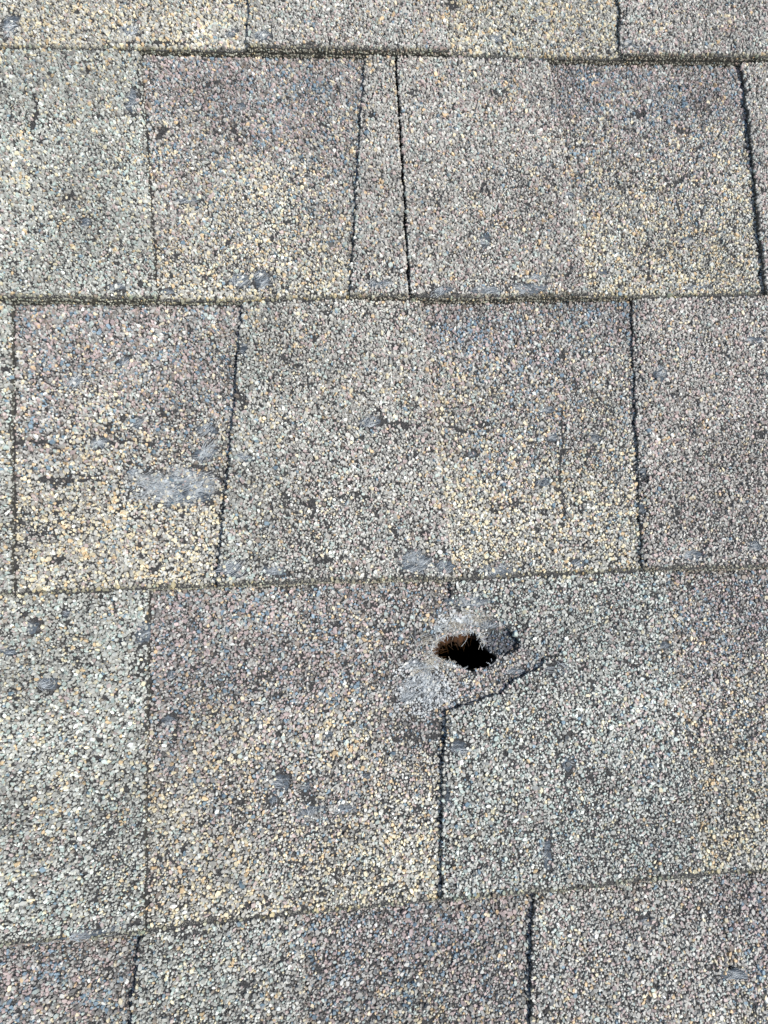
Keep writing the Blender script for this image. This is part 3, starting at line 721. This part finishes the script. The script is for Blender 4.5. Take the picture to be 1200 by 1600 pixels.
# ------------------------------------------------------------------ what the hole lays open
r4, backer4, tabs4 = R4
def tear():
    B = Build(); f = lambda x, y: zslot(4, x, y)
    H = resample(D['hole'], .35, 0, closed=True); c = H.mean(0)
    for i in range(len(H)):
        x, y = H[i]; dx, dy = x - c[0], y - c[1]; d = math.hypot(dx, dy); a0 = math.atan2(dy, dx)
        left = dx < 0 or dy > 3
        for _ in range(4 if left else 1):
            if rng.random() > (.95 if left else .4): continue
            x2 = x + rng.normal(0, .5); y2 = y + rng.normal(0, .5)
            inward = rng.random() < .6
            a = a0 + math.pi + rng.normal(0, .7) if inward else a0 + rng.normal(0, .9)
            l = rng.uniform(1.0, 3.4) if inward else rng.uniform(1.5, 5.5)
            t = np.linspace(0, 1, 5); aa = a + rng.normal(0, .5) * t
            px = x2 - math.cos(a) * .8 + np.cumsum(np.cos(aa)) * l / 5; py = y2 - math.sin(a) * .8 + np.cumsum(np.sin(aa)) * l / 5
            z0 = float(f(x, y)); up = rng.uniform(-.8, 1.4) if inward else rng.uniform(.1, 1.0)
            pz = z0 + .1 + up * t
            tube(B, np.column_stack([px, py, pz]), rng.uniform(.07, .16), 0 if rng.random() < .4 else 1)
    # felted, yellow-grey fibres pulled up along the upper rim of the tear
    mk = lambda x, y: ~inside(x, y, D['hole'])
    for (cx, cy, sx, sy, cnt, an) in D['felt']:
        fibres(B, cx, cy, f, cnt, (sx * .5, sy * .5), 4.5, an, .5, .075, 1.3, 0, .9, mk)
        fibres(B, cx, cy, f, cnt // 2, (sx * .5, sy * .5), 3.5, an + .6, .9, .06, 1.5, 1, .9, mk)
    for (xa, ya), (xb, yb_) in D['hair']:
        t = np.linspace(0, 1, 8); px = xa + (xb - xa) * t + .5 * np.sin(t * 3); py = ya + (yb_ - ya) * t
        tube(B, np.column_stack([px, py, f(px, py) + .9 + .5 * np.sin(t * 3.1)]), .10, 1)
    # loose hairs round the tear
    nt_ = resample(D['notch'], .7)
    for x, y in nt_:
        for _ in range(2):
            if rng.random() < .5:
                a = rng.uniform(0, 6.28); l = rng.uniform(1.5, 5); t = np.linspace(0, 1, 5); aa = a + rng.normal(0, .8) * t
                px = x - 1 + np.cumsum(np.cos(aa)) * l / 5; py = y + np.cumsum(np.sin(aa)) * l / 5
                z = np.maximum(zslot(4, px, py), np.where(px > x, ztab(4, px, py), -99)) + .3 + rng.uniform(.1, .8)
                tube(B, np.column_stack([px, py, z]), .055, 1)
    return B.build('frayed_fibre', [M_FIBC, M_FIB], r4, backer4)
tear()

def plain(name, outline, holes, z, thick, mat, label=None, cat=None, spacing=40.):
    B = Build(); slab(B, outline, holes, lambda x, y: z + 0 * x, thick, mats=(0, 0, 0), spacing=spacing)
    base = (0., -250., z)
    class _R(dict): pass
    o = B.build(name, [mat], {'_base': base} and _Fake(base))
    o.matrix_world = ROOF @ Matrix.Translation(Vector(base) * MM)
    if label: o['label'] = label; o['category'] = cat
    else: o['kind'] = 'structure'
    return o
class _Fake:
    def __init__(s, b): s.b = b
    def __getitem__(s, k): return s.b
def _build2(self, name, mats, root_, parent=None):
    if isinstance(root_, _Fake):
        class X: pass
        base = np.array(root_.b, np.float32)
        self.v = [v - base for v in self.v]
        return _old_build(self, name, mats, None)
    return _old_build(self, name, mats, root_, parent)
Build.build = _build2
RECT = [(-448, -700), (448, -700), (448, 330), (-448, 330)]
fh = resample([((x - HC[0]) * 1.02 + HC[0] + .8, (y - HC[1]) * 1.02 + HC[1] - .6) for x, y in D['hole']], 1.0, 1.6, 93, closed=True)
plain('roofing_felt', resample(RECT, 20), [fh], -7.6, .8, M_FELT, 'black torn roofing felt seen just under the rim of the hole', 'roofing felt')
dh = resample(D['deckhole'], .8, 2.4, 96, closed=True)
plain('roof_deck', resample(RECT, 20), [dh], -8.6, 12., M_DECK, 'brown splintered wooden roof deck lit inside the top left of the hole', 'roof deck')
# dark attic space under the deck
B = Build()
x0, x1, y0, y1, zt, zb = -447, 447, -699, 329, -20.8, -260.
V = [(x, y, z) for z in (zb, zt) for (x, y) in ((x0, y0), (x1, y0), (x1, y1), (x0, y1))]
B.add(V, [0, 1, 2, 3, 0, 4, 5, 1, 1, 5, 6, 2, 2, 6, 7, 3, 3, 7, 4, 0], [4] * 5, 0)
o = B.build('attic_cavity', [M_DARKWOOD], _Fake((0., -250., zb)))
o.matrix_world = ROOF @ Matrix.Translation(Vector((0., -250., zb)) * MM); o['kind'] = 'structure'
# torn brown splinters hanging in the hole
B = Build()
H = np.array(dh); c = H.mean(0)
for i in range(0, len(H)):
    if not (H[i, 1] > c[1] and H[i, 0] < c[0] + 4): continue
    for _ in range(1):
        x, y = H[i] + rng.normal(0, .8, 2); a = math.atan2(c[1] - y, c[0] - x) + rng.normal(0, .6); l = rng.uniform(1.5, 5.5); t = np.linspace(0, 1, 4)
        tube(B, np.column_stack([x - math.cos(a) + np.cos(a) * l * t, y - math.sin(a) + np.sin(a) * l * t, -8.3 + rng.uniform(-1, 2.5) * t]), rng.uniform(.06, .2), 0)
deck = [o for o in S.objects if o.name == 'roof_deck'][0]
me_base = (0., -250., -8.6)
sp = _old_build
B.v = [v - np.array(me_base, np.float32) for v in B.v]
splinters = _old_build(B, 'wood_splinter', [M_FIBB], None, deck)

for o in S.objects:
    if '_base' in o.keys(): del o['_base']
